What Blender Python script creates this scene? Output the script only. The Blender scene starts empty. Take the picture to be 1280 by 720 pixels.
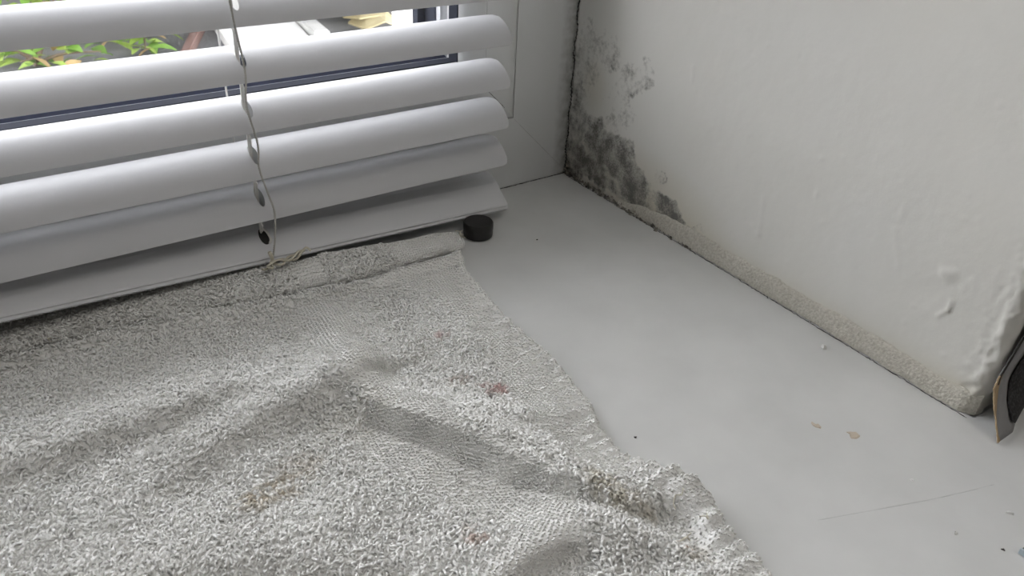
import bpy, bmesh, math, random
import numpy as np
from mathutils import Vector, Matrix
sc = bpy.context.scene
C = sc.collection
PI = math.pi
# ---------------------------------------------------------------- camera
cam_d = bpy.data.cameras.new('camera'); cam = bpy.data.objects.new('camera', cam_d); C.objects.link(cam)
Rx = Vector((0.82598, -0.56192, 0.04475)); Dn = Vector((-0.27024, -0.46440, -0.84339)); Fw = Vector((0.49470, 0.68453, -0.53544))
m = Matrix((Rx, -Dn, -Fw)).transposed().to_4x4(); m.translation = Vector((-0.3014, -0.3648, 0.2100))
cam.matrix_world = m
cam_d.sensor_width = 36; cam_d.lens = 1005 / 1280 * 36; cam_d.clip_start = 0.01; cam_d.clip_end = 200
cam_d.dof.use_dof = True; cam_d.dof.focus_distance = 0.40; cam_d.dof.aperture_fstop = 36
sc.camera = cam
# ---------------------------------------------------------------- world, light, exposure
w = bpy.data.worlds.new('sky'); sc.world = w; w.use_nodes = True
bg = w.node_tree.nodes['Background']; bg.inputs[0].default_value = (0.965, 0.97, 1.0, 1); bg.inputs[1].default_value = 3.0
fill_d = bpy.data.lights.new('fill_light', 'AREA'); fill_d.energy = 2.9; fill_d.size = 1.0; fill_d.color = (1.0, 0.96, 0.91)  # added fill from the room side, an invented source out of view
fill_ob = bpy.data.objects.new('fill_light', fill_d); fill_ob.location = (0.15, -1.25, 1.66); C.objects.link(fill_ob)
sc.view_settings.view_transform = 'Standard'; sc.view_settings.look = 'None'
sc.view_settings.exposure = 1.50; sc.view_settings.gamma = 1.0; sc.view_settings.use_curve_mapping = False

# ---------------------------------------------------------------- helpers
def hash2(i, j, s):
    v = np.sin(i * 127.1 + j * 311.7 + s * 74.7) * 43758.5453
    return v - np.floor(v)
def vn(x, y, s=0):
    x = np.asarray(x, float); y = np.asarray(y, float)
    i = np.floor(x); j = np.floor(y); fx = x - i; fy = y - j
    fx = fx * fx * (3 - 2 * fx); fy = fy * fy * (3 - 2 * fy)
    a = hash2(i, j, s); b = hash2(i + 1, j, s); c = hash2(i, j + 1, s); d = hash2(i + 1, j + 1, s)
    return a + (b - a) * fx + (c - a) * fy + (a - b - c + d) * fx * fy
def fbm(x, y, s=0, o=4):
    t = 0; a = 0.5; n = 0
    for k in range(o):
        t = t + a * vn(x * 2 ** k, y * 2 ** k, s + k * 7); n += a; a *= 0.55
    return t / n

def new_mat(name, col, rough=0.6, metal=0.0, spec=0.5):
    mt = bpy.data.materials.new(name); mt.use_nodes = True
    b = mt.node_tree.nodes['Principled BSDF']
    b.inputs['Base Color'].default_value = (*col, 1); b.inputs['Roughness'].default_value = rough
    b.inputs['Metallic'].default_value = metal; b.inputs['Specular IOR Level'].default_value = spec
    return mt
def nd(mt, t, **kw):
    n = mt.node_tree.nodes.new(t)
    for k, v in kw.items():
        if k in n.inputs: n.inputs[k].default_value = v
        else: setattr(n, k, v)
    return n
def bump(mt, scale, strength, dist=0.001, detail=4, coord='Object'):
    nt = mt.node_tree; b = nt.nodes['Principled BSDF']
    tc = nd(mt, 'ShaderNodeTexCoord'); ns = nd(mt, 'ShaderNodeTexNoise'); ns.inputs['Scale'].default_value = scale; ns.inputs['Detail'].default_value = detail
    bp = nd(mt, 'ShaderNodeBump'); bp.inputs['Strength'].default_value = strength; bp.inputs['Distance'].default_value = dist
    nt.links.new(tc.outputs[coord], ns.inputs['Vector']); nt.links.new(ns.outputs['Fac'], bp.inputs['Height']); nt.links.new(bp.outputs['Normal'], b.inputs['Normal'])
    return ns, bp, tc
def vary(mt, ca, cb, scale, detail=4, lo=0.35, hi=0.65):
    nt = mt.node_tree; b = nt.nodes['Principled BSDF']
    tc = nd(mt, 'ShaderNodeTexCoord'); ns = nd(mt, 'ShaderNodeTexNoise'); ns.inputs['Scale'].default_value = scale; ns.inputs['Detail'].default_value = detail
    cr = nd(mt, 'ShaderNodeValToRGB'); cr.color_ramp.elements[0].color = (*ca, 1); cr.color_ramp.elements[1].color = (*cb, 1)
    cr.color_ramp.elements[0].position = lo; cr.color_ramp.elements[1].position = hi
    nt.links.new(tc.outputs['Object'], ns.inputs['Vector']); nt.links.new(ns.outputs['Fac'], cr.inputs['Fac']); nt.links.new(cr.outputs['Color'], b.inputs['Base Color'])
    return cr
def attr_color(mt, name='col'):
    nt = mt.node_tree; a = nd(mt, 'ShaderNodeAttribute'); a.attribute_name = name
    nt.links.new(a.outputs['Color'], nt.nodes['Principled BSDF'].inputs['Base Color'])

def link(o, parent=None):
    C.objects.link(o)
    if parent is not None: o.parent = parent
    return o
def tag(o, label=None, cat=None, group=None, kind=None):
    if label: o['label'] = label
    if cat: o['category'] = cat
    if group: o['group'] = group
    if kind: o['kind'] = kind
    return o
def empty(name, loc=(0, 0, 0)):
    o = bpy.data.objects.new(name, None); o.location = loc; o.empty_display_size = 0.02; C.objects.link(o); return o
def mesh_obj(name, V, F, mat, parent=None, smooth=False):
    me = bpy.data.meshes.new(name); me.from_pydata([tuple(v) for v in V], [], [tuple(f) for f in F]); me.update()
    if smooth: me.polygons.foreach_set('use_smooth', [True] * len(me.polygons))
    if mat: me.materials.append(mat)
    return link(bpy.data.objects.new(name, me), parent)
def np_mesh(name, V, F, mat, parent=None, smooth=True, col=None):
    """V (n,3), F (k,4) numpy arrays"""
    me = bpy.data.meshes.new(name); n = F.shape[1]
    me.vertices.add(len(V)); me.vertices.foreach_set('co', V.astype(np.float32).ravel())
    me.loops.add(F.size); me.loops.foreach_set('vertex_index', F.astype(np.int32).ravel())
    me.polygons.add(len(F)); me.polygons.foreach_set('loop_start', np.arange(0, F.size, n, dtype=np.int32))
    me.polygons.foreach_set('use_smooth', np.full(len(F), smooth))
    me.update(calc_edges=True)
    if col is not None:
        a = me.color_attributes.new('col', 'FLOAT_COLOR', 'POINT')
        a.data.foreach_set('color', np.concatenate([col, np.ones((len(col), 1))], 1).astype(np.float32).ravel())
    if mat: me.materials.append(mat)
    return link(bpy.data.objects.new(name, me), parent)
def grid_faces(nu, nv):
    i = np.arange(nu - 1)[:, None]; j = np.arange(nv - 1)[None, :]
    a = i * nv + j
    return np.stack([a, a + nv, a + nv + 1, a + 1], -1).reshape(-1, 4)
def box(name, x0, x1, y0, y1, z0, z1, mat, parent=None, bev=0.0):
    bm = bmesh.new(); bmesh.ops.create_cube(bm, size=1)
    for v in bm.verts: v.co = Vector(((x0 + x1) / 2 + v.co.x * (x1 - x0), (y0 + y1) / 2 + v.co.y * (y1 - y0), (z0 + z1) / 2 + v.co.z * (z1 - z0)))
    if bev: bmesh.ops.bevel(bm, geom=bm.edges[:], offset=bev, segments=2, affect='EDGES', profile=0.5)
    me = bpy.data.meshes.new(name); bm.to_mesh(me); bm.free(); me.materials.append(mat)
    if bev: me.polygons.foreach_set('use_smooth', [False] * len(me.polygons))
    return link(bpy.data.objects.new(name, me), parent)
def tube_geo(P, r, sides=6, V=None, F=None):
    V = [] if V is None else V; F = [] if F is None else F
    P = [Vector(p) for p in P]; base = len(V); n = len(P)
    up = Vector((0.13, 0.31, 0.94)).normalized()
    for i, p in enumerate(P):
        t = (P[min(i + 1, n - 1)] - P[max(i - 1, 0)]).normalized()
        a = t.cross(up)
        if a.length < 1e-3: a = t.cross(Vector((1, 0, 0)))
        a.normalize(); b = t.cross(a)
        rr = r[i] if isinstance(r, (list, tuple)) else r
        for k in range(sides):
            th = 2 * PI * k / sides
            V.append(tuple(p + a * rr * math.cos(th) + b * rr * math.sin(th)))
    for i in range(n - 1):
        for k in range(sides):
            q = (k + 1) % sides
            F.append((base + i * sides + k, base + i * sides + q, base + (i + 1) * sides + q, base + (i + 1) * sides + k))
    F.append(tuple(base + k for k in range(sides))[::-1]); F.append(tuple(base + (n - 1) * sides + k for k in range(sides)))
    return V, F
def spline(P, n):
    P = [Vector(p) for p in P]; out = []
    for i in range(len(P) - 1):
        p0 = P[max(i - 1, 0)]; p1 = P[i]; p2 = P[i + 1]; p3 = P[min(i + 2, len(P) - 1)]
        for k in range(n):
            t = k / n
            out.append(0.5 * ((2 * p1) + (p2 - p0) * t + (2 * p0 - 5 * p1 + 4 * p2 - p3) * t * t + (3 * p1 - p0 - 3 * p2 + p3) * t ** 3))
    out.append(P[-1]); return out
def twisted(P, r, pitch, n_per=6):
    """two-ply twisted cord along polyline P"""
    L = spline(P, 14); d = [0]
    for i in range(1, len(L)): d.append(d[-1] + (L[i] - L[i - 1]).length)
    N = max(8, int(d[-1] / pitch * n_per)); V = []; F = []
    for ph in (0, PI):
        Q = []; j = 0
        for k in range(N + 1):
            s = d[-1] * k / N
            while j < len(d) - 2 and d[j + 1] < s: j += 1
            t = (s - d[j]) / max(d[j + 1] - d[j], 1e-9); p = L[j].lerp(L[j + 1], t); tg = (L[j + 1] - L[j]).normalized()
            a = tg.cross(Vector((0, 1, 0))).normalized(); b = tg.cross(a); th = ph + 2 * PI * s / pitch
            Q.append(p + (a * math.cos(th) + b * math.sin(th)) * r * 0.9)
        tube_geo(Q, r, 5, V, F)
    return V, F

# ---------------------------------------------------------------- materials
M_frame = new_mat('window_plastic', (0.70, 0.71, 0.71), 0.38); bump(M_frame, 900, 0.06, 0.0004)
M_slat = new_mat('slat_lacquer', (0.57, 0.575, 0.59), 0.52, spec=0.3); bump(M_slat, 700, 0.05, 0.0004)
M_rail = new_mat('rail_plastic', (0.66, 0.67, 0.69), 0.45)
M_sill = new_mat('sill_laminate', (0.62, 0.625, 0.615), 0.33)
M_dark = new_mat('dark_gap', (0.03, 0.03, 0.028), 0.9)
M_gask = new_mat('gasket_rubber', (0.03, 0.033, 0.045), 0.9, spec=0.1)
M_alu = new_mat('spacer_metal', (0.55, 0.56, 0.58), 0.35, 0.9)
M_cord = new_mat('cord_fibre', (0.78, 0.77, 0.74), 0.85)
M_cordd = new_mat('cord_twist', (0.50, 0.49, 0.46), 0.85)
M_frayed = new_mat('cord_frayed', (0.60, 0.57, 0.47), 0.9)
M_puck = new_mat('black_rubber', (0.012, 0.012, 0.012), 0.42)
M_room = new_mat('room_paint', (0.72, 0.71, 0.69), 0.8)
M_floor = new_mat('floor_laminate', (0.42, 0.33, 0.25), 0.5)
bump(M_cord, 3000, 0.3, 0.0003)

# sill: fine specks and a faint scratch relief
cr = vary(M_sill, (0.60, 0.605, 0.595), (0.645, 0.65, 0.64), 35, 6)
bump(M_sill, 260, 0.10, 0.0003, 3)
gt = M_frame.node_tree; tcg = nd(M_frame, 'ShaderNodeTexCoord'); sx = nd(M_frame, 'ShaderNodeSeparateXYZ'); gt.links.new(tcg.outputs['Object'], sx.inputs[0])
mr = nd(M_frame, 'ShaderNodeMapRange'); mr.inputs[1].default_value = -0.016; mr.inputs[2].default_value = 0.0; gt.links.new(sx.outputs['X'], mr.inputs[0])
ng = nd(M_frame, 'ShaderNodeTexNoise'); ng.inputs['Scale'].default_value = 190; ng.inputs['Detail'].default_value = 6; gt.links.new(tcg.outputs['Object'], ng.inputs['Vector'])
ma = nd(M_frame, 'ShaderNodeMath'); ma.operation = 'MULTIPLY'; gt.links.new(mr.outputs[0], ma.inputs[0]); gt.links.new(ng.outputs['Fac'], ma.inputs[1])
rg = nd(M_frame, 'ShaderNodeValToRGB'); rg.color_ramp.elements[0].position = 0.10; rg.color_ramp.elements[0].color = (0.70, 0.71, 0.71, 1); rg.color_ramp.elements[1].position = 0.62; rg.color_ramp.elements[1].color = (0.20, 0.20, 0.18, 1)
gt.links.new(ma.outputs[0], rg.inputs[0]); gt.links.new(rg.outputs[0], gt.nodes['Principled BSDF'].inputs['Base Color'])
# towel
M_towel = new_mat('terry_cotton', (0.8, 0.8, 0.77), 0.95, spec=0.15); attr_color(M_towel)
M_weave = new_mat('towel_weave', (0.8, 0.8, 0.77), 0.95, spec=0.15); attr_color(M_weave); bump(M_weave, 1100, 0.6, 0.0008, 2)
# wall plaster: vertex attribute carries mould, yellowing; fine speckle breaks it up
M_wall = new_mat('mouldy_plaster', (0.7, 0.7, 0.68), 0.72, spec=0.3)
nt = M_wall.node_tree; bs = nt.nodes['Principled BSDF']
at = nd(M_wall, 'ShaderNodeAttribute'); at.attribute_name = 'col'
sep = nd(M_wall, 'ShaderNodeSeparateColor'); nt.links.new(at.outputs['Color'], sep.inputs[0])
tc = nd(M_wall, 'ShaderNodeTexCoord')
n1 = nd(M_wall, 'ShaderNodeTexNoise'); n1.inputs['Scale'].default_value = 420; n1.inputs['Detail'].default_value = 6; n1.inputs['Roughness'].default_value = 0.65
n2 = nd(M_wall, 'ShaderNodeTexNoise'); n2.inputs['Scale'].default_value = 110; n2.inputs['Detail'].default_value = 4
for q in (n1, n2): nt.links.new(tc.outputs['Object'], q.inputs['Vector'])
def mth(op, a, b, clamp=False):
    n = nd(M_wall, 'ShaderNodeMath'); n.operation = op; n.use_clamp = clamp
    for k, x in enumerate((a, b)):
        if isinstance(x, (int, float)): n.inputs[k].default_value = x
        else: nt.links.new(x, n.inputs[k])
    return n.outputs[0]
nsum = mth('ADD', mth('MULTIPLY', n1.outputs['Fac'], 0.75), mth('MULTIPLY', n2.outputs['Fac'], 0.55))      # ~0.65 mean
thr = mth('SUBTRACT', 1.02, sep.outputs[0])
mk = mth('MULTIPLY', mth('SUBTRACT', nsum, thr), 2.7, True)
n3 = nd(M_wall, 'ShaderNodeTexNoise'); n3.inputs['Scale'].default_value = 1100; n3.inputs['Detail'].default_value = 3; nt.links.new(tc.outputs['Object'], n3.inputs['Vector'])
mk2 = mth('MULTIPLY', mk, mth('ADD', mth('ADD', mth('MULTIPLY', n3.outputs['Fac'], 1.1), mth('MULTIPLY', n2.outputs['Fac'], 2.0)), -0.80), True)
base = nd(M_wall, 'ShaderNodeMix', data_type='RGBA'); base.inputs[6].default_value = (0.68, 0.675, 0.645, 1); base.inputs[7].default_value = (0.60, 0.57, 0.48, 1)
nt.links.new(sep.outputs[1], base.inputs[0])
mx = nd(M_wall, 'ShaderNodeMix', data_type='RGBA'); mx.inputs[7].default_value = (0.155, 0.15, 0.138, 1)
nt.links.new(mk2, mx.inputs[0]); nt.links.new(base.outputs[2], mx.inputs[6]); nt.links.new(mx.outputs[2], bs.inputs['Base Color'])
bp = nd(M_wall, 'ShaderNodeBump'); bp.inputs['Strength'].default_value = 0.30; bp.inputs['Distance'].default_value = 0.0010
nt.links.new(n2.outputs['Fac'], bp.inputs['Height']); nt.links.new(bp.outputs['Normal'], bs.inputs['Normal'])
M_seal = new_mat('old_sealant', (0.5, 0.48, 0.42), 0.85); vary(M_seal, (0.46, 0.44, 0.375), (0.60, 0.575, 0.51), 800, 8); bump(M_seal, 900, 0.8, 0.0012)
M_crust = new_mat('mould_crust', (0.2, 0.19, 0.17), 0.95); vary(M_crust, (0.07, 0.065, 0.06), (0.38, 0.36, 0.31), 300, 5)
M_wpap = new_mat('grey_wallpaper', (0.27, 0.27, 0.27), 0.75); bump(M_wpap, 600, 0.3, 0.0006)
M_tan = new_mat('torn_paper_edge', (0.42, 0.31, 0.19), 0.9)
M_blk = new_mat('black_lining', (0.02, 0.02, 0.02), 0.7); vary(M_blk, (0.012, 0.012, 0.012), (0.07, 0.07, 0.075), 900, 5, 0.45, 0.8)

# ---------------------------------------------------------------- SETTING
WL = -0.80; WT = 0.95; WF = -0.2705        # left reveal, lintel height, face of the room wall
# right reveal wall, wraps round its outer corner into the room wall
def bl(y, z, cy, cz, ry, rz, p=2.0):
    d = ((y - cy) / ry) ** 2 + ((z - cz) / rz) ** 2
    return np.clip(1.15 - d * 0.62, 0, 1)
def wall_right():
    ys = list(np.arange(0.0012, -0.2660, -0.001)); path = [(0.0, y, -1, 0) for y in ys]
    for k in range(0, 9):
        a = k / 8 * PI / 2; path.append((0.0042 - 0.0042 * math.cos(a), -0.2663 - 0.0042 * math.sin(a), -math.cos(a), -math.sin(a)))
    for x in list(np.arange(0.0052, 0.03, 0.001)) + [0.04, 0.08, 0.2, 0.6, 1.5]: path.append((x, WF, 0, -1))
    zs = np.array(list(np.arange(-0.0004, 0.135, 0.001)) + [0.14, 0.15, 0.17, 0.2, 0.3, 0.5, 0.8, WT])
    Pp = np.array(path); S = np.concatenate([[0], np.cumsum(np.hypot(np.diff(Pp[:, 0]), np.diff(Pp[:, 1])))])
    nu, nv = len(path), len(zs)
    X = np.repeat(Pp[:, 0][:, None], nv, 1); Y = np.repeat(Pp[:, 1][:, None], nv, 1); NX = Pp[:, 2][:, None]; NY = Pp[:, 3][:, None]
    Z = np.repeat(zs[None, :], nu, 0); SS = np.repeat(S[:, None], nv, 1)
    y = Y * 1000; z = Z * 1000; s = SS * 1000
    d = 1.3 * (fbm(s / 70, z / 70, 3, 3) - 0.5) + 0.55 * (fbm(s / 14, z / 20, 5, 4) - 0.5)
    # trowel ridges and blisters
    def ridge(y0, z0, y1, z1, wd, h):
        vx, vz = y1 - y0, z1 - z0; L2 = vx * vx + vz * vz
        t = np.clip(((y - y0) * vx + (z - z0) * vz) / L2, 0, 1); dd = np.hypot(y - y0 - t * vx, z - z0 - t * vz)
        return h * np.exp(-(dd / wd) ** 2)
    d = d + (ridge(-149, 47, -151, 27, 0.7, 0.30) + ridge(-151, 27, -147.5, 30, 1.5, 0.55)) * (0.4 + fbm(s / 3, z / 3, 19, 3))
    d = d + ridge(-91, 93, -92, 86, 0.7, 0.4) + (ridge(-246.5, 42, -246.6, 38, 0.7, 0.9) + ridge(-246.6, 38, -243.5, 33, 0.6, 0.6)) * (0.5 + fbm(s / 2, z / 2, 18, 3))
    d = d + 0.8 * np.maximum(0, fbm(s / 9, z / 13, 21, 3) - 0.62) * 6 * np.clip(bl(y, z, -235, 62, 16, 20), 0, 1)
    d = d + 0.25 * ridge(-215, 60, -222, 45, 1.0, 0.8) + ridge(-176, 60, -176, 58, 0.9, 0.3)
    for cy, cz, r in ((-82.3, 29.4, 3.0),):
        q = np.hypot(y - cy, z - cz); d = d + 0.7 * np.exp(-((q - r) / 0.9) ** 2)
    rr = random.Random(4)
    for k in range(70):
        cy = -rr.uniform(20, 262); cz = rr.uniform(10, 125); r = rr.uniform(0.5, 1.0); q = np.hypot(y - cy, (z - cz)); d = d + rr.uniform(-0.3, 0.35) * np.exp(-(q / r) ** 2)
    # swelling and flaking where the plaster meets the frame
    edge = np.exp(-(s / 5.0) ** 2); d = d + edge * (1.2 + 2.0 * (fbm(s / 3, z / 6, 9, 4) - 0.4))
    mold_a = np.clip(bl(y, z, -30, 22, 42, 24) + bl(y, z, -70, 17, 32, 17), 0, 1)
    d = d + mold_a * 0.9 * (fbm(s / 3.5, z / 3.5, 31, 4) - 0.5)
    # broken outer corner
    co = np.exp(-((s - 270) / 7.0) ** 2); d = d + co * (3.2 * (fbm(s / 3.2, z / 5, 41, 5) - 0.5) - 0.1)
    d = d + 1.6 * np.exp(-((s - 276) / 2.5) ** 2) * (fbm(s / 3, z / 4, 45, 3))
    d = d / 1000
    d[zs.shape[0] and 0:0] = 0
    V = np.stack([X + NX * d, Y + NY * d, Z], -1)
    jag = (fbm(z[0] / 5, z[0] * 0 + 3, 51, 4) - 0.5) * 0.0016
    V[0, :, 1] -= 0.0012 + np.abs(jag)
    # mould: strength map in the wall's own coordinates
    mo = np.zeros_like(y)
    B = [(-10, 22, 15, 22, 0.50), (-27, 27, 15, 15, 0.72), (-44, 30, 17, 11, 0.62), (-50, 22, 18, 11, 0.80), (-62, 16, 16, 11, 0.74), (-76, 13, 13, 8, 0.52),
         (-90, 13, 12, 7, 0.78), (-18, 12, 22, 10, 0.66), (-5, 38, 9, 22, 0.46), (-5, 60, 6, 40, 0.40), (-28, 84, 14, 12, 0.36), (-46, 72, 13, 12, 0.42), (-60, 76, 9, 6, 0.40),
         (-48, 55, 10, 9, 0.38), (-36, 45, 8, 8, 0.35), (-60, 84, 6, 8, 0.36), (-24, 60, 18, 30, 0.24), (-82, 29, 5, 5, 0.36), (-14, 92, 12, 12, 0.32), (-140, 35, 8, 10, 0.14), (-232, 30, 9, 6, 0.24), (-20, 40, 10, 6, 0.5), (-45, 9, 34, 8, 0.56), (-80, 8, 22, 5, 0.50), (-8, 14, 10, 14, 0.62), (-112, 9, 14, 4, 0.38), (-12, 78, 12, 20, 0.36)]
    wy = (fbm(y / 9, z / 9, 61, 4) - 0.5) * 14; wz = (fbm(y / 9, z / 9, 71, 4) - 0.5) * 14
    for cy, cz, ry, rz, a in B:
        q = ((y + wy - cy) / ry) ** 2 + ((z + wz - cz) / rz) ** 2; mo = np.maximum(mo, a * np.clip(1.5 - q * 0.95, 0, 1))
    mo = mo * (0.80 + 0.58 * fbm(y / 6, z / 6, 81, 3)) + 0.03 * (mo > 0)
    mo = np.maximum(mo, 0.8 * np.exp(-((y + 7.5) / 3.2) ** 2 - ((z - 9) / 3.5) ** 2) * 1.4)   # deep black pit by the corner
    mo = np.maximum(mo, 0.75 * np.exp(-((y + 24) / 3.5) ** 2 - ((z - 11) / 5) ** 2))
    mo = np.maximum(mo, 0.62 * np.exp(-(s / 1.8) ** 2) * (0.5 + fbm(y / 4, z / 7, 91, 3)))
    ring = np.hypot(y + 82.3, z - 29.4); mo = np.maximum(mo, 0.5 * np.exp(-((ring - 3.4) / 1.0) ** 2) * (y < -80))
    ye = 0.55 * np.clip(bl(y, z, -60, 12, 60, 22), 0, 1) + 0.35 * np.clip(bl(y, z, -18, 62, 9, 12), 0, 1) + 0.5 * np.exp(-((z - 5) / 9) ** 2) * (y < -60) + 0.3 * (fbm(y / 50, z / 50, 15, 3))
    ye = ye + 0.55 * np.exp(-((z - 4) / 7) ** 2 - ((s - 262) / 9) ** 2)
    col = np.stack([np.clip(mo, 0, 1), np.clip(ye, 0, 1), ye * 0], -1).reshape(-1, 3)
    o = np_mesh('wall_right', V.reshape(-1, 3), grid_faces(nu, nv), M_wall, None, True, col)
    # a solid backing so that the wall has a body
    return o
wr = wall_right(); tag(wr, 'white plastered window reveal on the right, spotted with grey black mould', 'wall', kind='structure')
bk = box('wall_core', 0.006, 1.5, -0.262, 0.25, 0.0, WT, M_room, wr)
# old sealant bead along the foot of the reveal
def sealant():
    ys = np.arange(-0.052, -0.2715, -0.001); prof = [(0.0014, 0.0098), (0.0002, 0.0088), (-0.0004, 0.0068), (-0.0009, 0.0040), (-0.0014, 0.0016), (-0.0012, 0.0002)]
    V = []; n = len(prof)
    for i, y in enumerate(ys):
        f = min(1.0, 0.25 + (-y - 0.052) / 0.05); g = min(1.0, max(0.0, (0.2718 + y) / 0.006)) ** 0.5
        for k, (x, z) in enumerate(prof):
            a = float(fbm(y * 1000 / 6, k * 0.8, 101, 3)) - 0.5; b = float(fbm(y * 1000 / 14, k * 0.2, 111, 3)) - 0.5
            V.append((x * (0.8 + 0.2 * f) * g - 0.0013 * g + a * 0.0014 * g + (1 - g) * 0.003, y, max(0.0001, z * f * (1 + 0.35 * b) + (a * 0.0006 if 0 < k < n - 1 else 0))))
    return np_mesh('sealant_strip', np.array(V), grid_faces(len(ys), n), M_seal, wr, True)
sealant()
def chips():
    r = random.Random(11); V = []; F = []
    def chip(c, s):
        b = len(V); k = r.randint(5, 6); a0 = r.uniform(0, 6)
        for q in range(k):
            t = a0 + 2 * PI * q / k; rr = s * r.uniform(0.6, 1.2); V.append((c[0] + rr * math.cos(t) * 0.6, c[1] + rr * math.sin(t), max(0.0001, c[2] - s * 0.4)))
        for q in range(k):
            t = a0 + 2 * PI * q / k + 0.3; rr = s * r.uniform(0.3, 0.8); V.append((c[0] + rr * math.cos(t) * 0.6, c[1] + rr * math.sin(t), c[2] + s * r.uniform(0.2, 0.7)))
        for q in range(k):
            p = (q + 1) % k; F.append((b + q, b + p, b + k + p, b + k + q))
        F.append(tuple(b + k + q for q in range(k)))
    for i in range(430):
        y = -r.uniform(0.001, 0.112) if i % 4 else -r.uniform(0.0, 0.25)
        k = min(1, 0.112 / max(-y, 0.001)); chip((-0.0012 - abs(r.gauss(0, 0.0009)), y, abs(r.gauss(0, 0.0009))), r.uniform(0.0004, 0.0017) * (1 if y > -0.115 else 0.35))
    for i in range(60):
        chip((-abs(r.gauss(0.001, 0.001)), -0.0015 - abs(r.gauss(0, 0.0009)), abs(r.gauss(0, 0.004))), r.uniform(0.0004, 0.0014))
    o = mesh_obj('mould_crumbs', V, F, M_crust, wr); tag(o, 'dark mouldy crumbs in the seam between reveal and sill', kind='stuff'); return o
chips()
# thin black cracks: seam wall/sill, seam wall/frame, seam frame/sill
def crack(name, pts, wdt, jit, seed, parent, mat=M_dark, nrm=(0, 0, 1)):
    r = random.Random(seed); L = spline(pts, 10); N = Vector(nrm); V = []; F = []
    for i, p in enumerate(L):
        t = (L[min(i + 1, len(L) - 1)] - L[max(i - 1, 0)]).normalized(); s = t.cross(N).normalized()
        c = p + s * r.gauss(0, jit); wd = wdt * r.uniform(0.35, 1.4)
        V += [tuple(c + s * wd), tuple(c + N * wd * 0.5), tuple(c - s * wd)]
        if i: b = 3 * i; F += [(b - 3, b, b + 1, b - 2), (b - 2, b + 1, b + 2, b - 1)]
    return mesh_obj(name, V, F, mat, parent)
crack('crack', [(-0.0032, -0.004 - 0.0095 * k, 0.0001) for k in range(29)], 0.00028, 0.00022, 5, wr)
crack('crack', [(-0.0022 + 0.0006 * math.sin(k * 1.9), -0.0006, 0.004 + 0.006 * k) for k in range(21)], 0.00045, 0.0003, 6, wr, nrm=(0, -1, 0))

# sill (L-shaped slab with a horn past the corner of the wall)
def prism(name, poly, z0, z1, mat, parent=None, bev=0.0):
    bm = bmesh.new(); vs = [bm.verts.new((x, y, z1)) for x, y in poly]; f = bm.faces.new(vs)
    f.normal_update()
    if f.normal.z < 0: f.normal_flip()
    r = bmesh.ops.extrude_face_region(bm, geom=[f]); 
    for v in [g for g in r['geom'] if isinstance(g, bmesh.types.BMVert)]: v.co.z = z0
    bmesh.ops.recalc_face_normals(bm, faces=bm.faces[:])
    if bev: bmesh.ops.bevel(bm, geom=[e for e in bm.edges if all(abs(v.co.z - z1) < 1e-6 for v in e.verts)], offset=bev, segments=3, affect='EDGES')
    me = bpy.data.meshes.new(name); bm.to_mesh(me); bm.free(); me.materials.append(mat); return link(bpy.data.objects.new(name, me), parent)
sill = prism('window_sill', [(WL, 0.08), (0.0, 0.08), (0.0, -0.2712), (0.07, -0.2712), (0.07, -0.352), (WL - 0.06, -0.352), (WL - 0.06, -0.2712), (WL, -0.2712)], -0.022, 0.0, M_sill, None, 0.0008)
tag(sill, 'smooth light grey laminate window sill under the towel and blind', 'window sill', kind='structure')
crack('sill_scratch', [(-0.030, -0.296, 0.00004), (-0.05, -0.290, 0.00004), (-0.07, -0.283, 0.00004), (-0.10, -0.272, 0.00004)][::-1], 0.00012, 0.00002, 8, sill, new_mat('scratch', (0.54, 0.545, 0.535), 0.6))
crack('sill_crack', [(-0.10, -0.0004, 0.0001)] + [(-0.09 + 0.011 * k, -0.0004, 0.0001) for k in range(9)], 0.00035, 0.0001, 9, sill)

# window: frame, sash, gaskets, spacer, panes
win = empty('window_1'); tag(win, 'white plastic window behind the blind, corner reaching the mouldy wall', 'window', kind='structure')
FW = 0.0437; GW = 0.080    # frame width, distance of glass edge
def bar_ring(name, x0, x1, z0, z1, prof, mat, parent, smooth=False, sides=('bottom', 'right', 'top', 'left')):
    """mitred profile round the rectangle; prof = [(inset, y)], each side its own mesh"""
    cs = {'bottom': ((x0, z0, 1, 1), (x1, z0, -1, 1)), 'right': ((x1, z0, -1, 1), (x1, z1, -1, -1)), 'top': ((x1, z1, -1, -1), (x0, z1, 1, -1)), 'left': ((x0, z1, 1, -1), (x0, z0, 1, 1))}
    n = len(prof)
    for k in sides:
        V = []
        for (x, z, sx, sz) in cs[k]:
            for (a, y) in prof: V.append((x + sx * a, y, z + sz * a))
        F = [(i, (i + 1) % n, n + (i + 1) % n, n + i) for i in range(n)] + [tuple(range(n))[::-1], tuple(range(n, 2 * n))]
        o = mesh_obj(name, V, F, mat, parent)
        bm = bmesh.new(); bm.from_mesh(o.data); bmesh.ops.recalc_face_normals(bm, faces=bm.faces[:]); bm.to_mesh(o.data); bm.free()
        if smooth:
            o.data.polygons.foreach_set('use_smooth', [True] * len(o.data.polygons)); o.data.set_sharp_from_angle(angle=math.radians(28))
bar_ring('frame_bar', WL, 0.0, 0.0, WT, [(0.0002, 0.0), (FW - 0.0004, 0.0), (FW - 0.0004, 0.07), (0.0002, 0.07)], M_frame, win)
sp = [(0.0, 0.004)] + [(0.0005 + 0.0075 * (1 - math.cos(a)), -0.0001 - 0.0034 * math.sin(a)) for a in [k * PI / 12 for k in range(7)]] + [(0.022, -0.0035), (0.0222, -0.0032), (0.0226, -0.0035), (0.031, -0.0028), (0.0345, -0.001), (0.0363, 0.0015), (0.0363, 0.0105), (0.030, 0.05), (0.0, 0.05)]
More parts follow.
